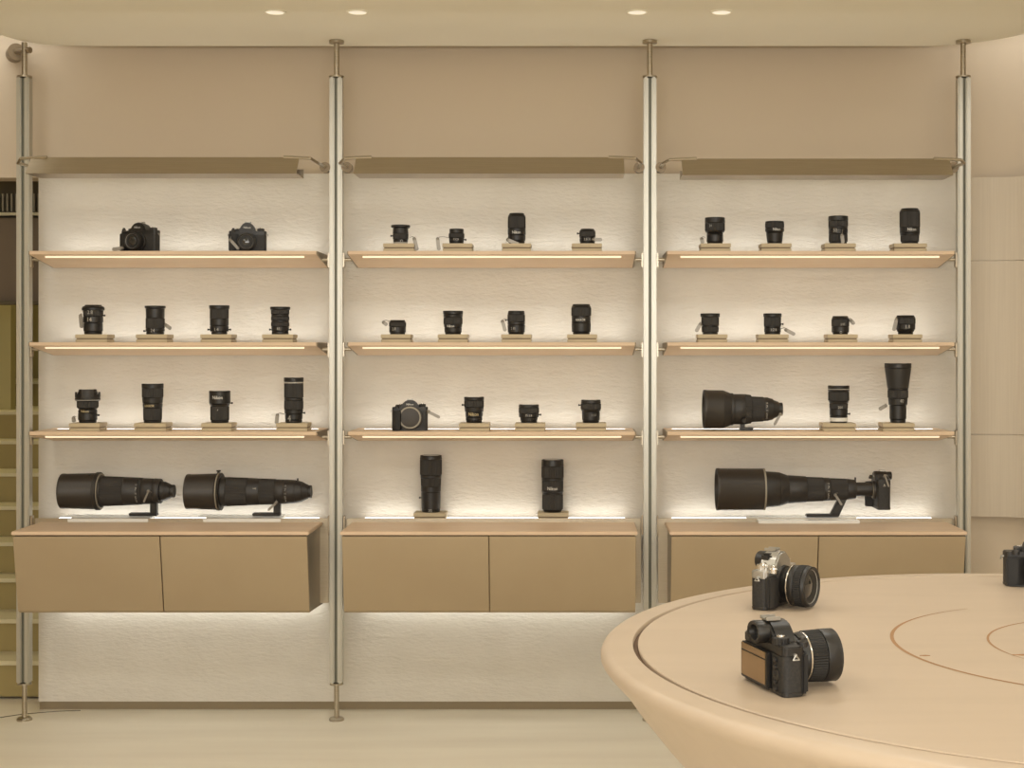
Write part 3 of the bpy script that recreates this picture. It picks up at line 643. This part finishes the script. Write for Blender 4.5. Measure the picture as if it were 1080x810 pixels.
# T3 with camera
Yt = 5.215; k = Yt/F
stand(800, 907, 5.155, zc, 'telephoto lens with a camera, right cabinet', .11)
t = thing('camera_with_telephoto_lens', (wx(755.5, Yt), Yt, wz(516, Yt)), 'longest black telephoto lens with camera attached, lying on the right cabinet', 'camera', 'long lenses lying on their sides')
tele(t, 0, 755.5, [(755.5,804.5,44.5,43.5,'H'),(804.5,806.3,44,44,'s'),(806.3,821,38,36,'b'),(821,831,36,29.5,'b'),(831,850,29.5,27.5,'b'),(850,868,26,25,'r'),(868,875,24.5,24,'b'),(875,893,23.5,22,'r'),(893,902,22,20,'b'),(902,924,14.5,14.5,'b')], k)
marks(t, (872-755.5)*k, k, 24.5*k/2)
MB().rod(((902-755.5)*k, 0, 8*k), ((902-755.5)*k, 0, 12.5*k), .003).build('index_pin', 'black_plastic', t)
zf = zc+.017-t.location.z
MB().box(((867-755.5)*k, 0, zf+.0055), (34*k, .032, .010), .002).prism([((874-755.5)*k, zf+.001), ((884-755.5)*k, zf+.001), ((893-755.5)*k, -.032), ((884-755.5)*k, -.032)], -.014, .014, 'Y', .003).build('tripod_foot', 'black_plastic', t)
cb = thing('camera_body_group', ((929-755.5)*k, 0, -.067), 'x', 'x')
for kk in ('label', 'category'): del cb[kk]
cb.name = 'camera_body'; cb.parent = t; cb.rotation_euler = (0, 0, -PI/2)
camera(cb, w=.118, h=.105, d=.046, hump=.026, lens=None, mount_r=.027, mz=.064, grip=.030)
sec_tag((933.5, 502), (937.5, 514), 5.15, (wx(934, Yt), 5.155, wz(503, Yt)), 'on the camera at the end of the longest lens', w=.006)
sec_tag((881, 522), (888, 533), 5.165, (wx(883, Yt), 5.185, wz(520, Yt)), 'by the foot of the longest lens, right cabinet', w=.008)
# T4 on third shelf right bay
Yt = 5.175; k = Yt/F
t = tele_thing(742, 431.6, Yt, 'fat black telephoto lens with flared hood lying on the right-bay third shelf')
tele(t, 0, 742, [(742,762,41,40,'H'),(762,770,40,34.5,'b'),(770,773,34,34,'b'),(773,785,32,32,'b'),(785,792,32,30,'r'),(792,805,27,26,'r'),(805,810,25,25,'b'),(810,815,24,22,'b'),(815,821,20,16,'b'),(821,825,14,14,'b')], k)
marks(t, (807.5-742)*k, k, 25*k/2)
zf = SZ[2]-t.location.z
MB().box(((787-742)*k, 0, zf+.006), (14*k, .030, .010), .002).box(((783-742)*k, 0, zf+.012), (5*k, .022, .024), .002).build('tripod_foot', 'black_plastic', t)
MB().rod(((783-742)*k, -.045, -.036), ((783-742)*k, -.055, -.038), .008).build('collar_knob', 'black_satin', t)
sec_tag((823, 437), (816.5, 448.5), 5.13, (wx(822, Yt), 5.155, wz(437, Yt)), 'dangling from the fat telephoto lens', w=.009)

# ------------------------------------------------------------------ round table
TX, TY, TH = .753, 2.134, EYE-.43
t = thing('round_table', (TX, TY, 0), 'large round pale oak display table with conical base in the foreground', 'table')
Z = lambda drop: EYE-drop
mb = MB()
mb.lathe([(.25, 0.0), (.27, .012), (.30, .12), (.37, .34), (.455, Z(.76)), (.53, Z(.672)), (.585, Z(.606)), (.632, Z(.552)), (.668, Z(.507)), (.688, Z(.478)), (.702, Z(.464)), (.711, Z(.454)), (.7165, Z(.446)), (.7165, Z(.441)), (.714, Z(.436)), (.709, Z(.432)), (.702, Z(.4303)), (.6705, Z(.43)), (.6695, Z(.4315)), (.6695, Z(.440))], n=160)
mb.build('rim_and_base', 'table_oak', t)
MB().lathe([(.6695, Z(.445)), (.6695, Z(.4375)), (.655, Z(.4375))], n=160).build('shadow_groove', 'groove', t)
rin, rsm = .344, .2194
# the top disc, with two circular hatch seams
ox_, oy_ = .810-TX, 2.143-TY; sx_, sy_ = .824-TX, 2.139-TY
MB().lathe([(.6, Z(.444)), (.6595, Z(.444)), (.6625, Z(.4335)), (.6625, Z(.4312)), (.6613, Z(.4300)), (0, Z(.4300))], n=160).build('tabletop', 'table_oak', t)
def seam_ring(name, cx, cy, R, wd, a0, a1, m, n=90):
    bm = bmesh.new(); A = []; B = []; 
    for i in range(n+1):
        a = math.radians(a0+(a1-a0)*i/n)
        w_ = wd*(1-.75*max(0, (abs(i/n-.5)-.3)/.2))
        A.append(bm.verts.new((cx+(R-w_/2)*math.cos(a), cy+(R-w_/2)*math.sin(a), Z(.4297))))
        B.append(bm.verts.new((cx+(R+w_/2)*math.cos(a), cy+(R+w_/2)*math.sin(a), Z(.4297))))
    for i in range(n): bm.faces.new((A[i], B[i], B[i+1], A[i+1]))
    q = MB(); me = bpy.data.meshes.new('s'); bm.to_mesh(me); bm.free(); q.bm.from_mesh(me)
    return q.build(name, m, t)
seam_ring('hatch_seam', ox_, oy_, rin, .0055, 118, 330, 'cut_gap')
seam_ring('inner_seam', sx_, sy_, rsm, .0035, 95, 205, 'cut_gap')
MB().prism([(-.374+.103, -.061), (-.262, -.058), (-.256, -.0615), (-.264, -.064)], Z(.4300), Z(.4293), 'Z').build('finger_notch', 'cut_gap', t)
MB().prism([(-.140+.0, -.056), (-.122, -.052), (-.112, -.062), (-.128, -.060)], Z(.4300), Z(.4293), 'Z').build('finger_notch', 'cut_gap', t)

# ------------------------------------------------------------------ cameras on the table
tz = TH+.0005
t = thing('mirrorless_camera', (.2514, 1.881, tz), 'black mirrorless camera seen from behind with brown reflecting screen, nearest on the table', 'camera', 'cameras on the table', math.radians(107.4))
camera(t, w=.1225, h=.062, d=.030, hump=.024, lens=[(.008, .027, .028, 'b'), (.010, .030, .0315, 'b'), (.002, .0312, .0312, 's'), (.022, .0325, .033, 'r'), (.018, .0335, .0335, 'b')], mount_r=.027, mz=.036, screen=True, brand=None, grip=.012)
t = thing('mirrorless_camera', (.334, 2.484, tz), 'silver-topped mirrorless camera with short black lens, further back on the table', 'camera', 'cameras on the table', math.radians(57))
camera(t, w=.1225, h=.064, d=.030, hump=.027, lens=[(.008, .028, .029, 'b'), (.006, .031, .033, 'b'), (.002, .0342, .0342, 's'), (.010, .0335, .034, 'b'), (.014, .0345, .0345, 'r'), (.006, .034, .033, 'b')], mount_r=.027, mz=.036, top='silver_body', brand=None, grip=.016, screen=True)
t = thing('mirrorless_camera', (.842, 2.69, tz), 'dark retro camera cut off by the right edge of the photo, on the table', 'camera', 'cameras on the table', math.radians(-4))
camera(t, w=.124, h=.062, d=.034, hump=.026, lens=[(.010, .028, .029, 'b'), (.012, .031, .031, 'r'), (.004, .030, .030, 'b')], mount_r=.027, mz=.035, top='black_satin', brand=None, grip=.012)
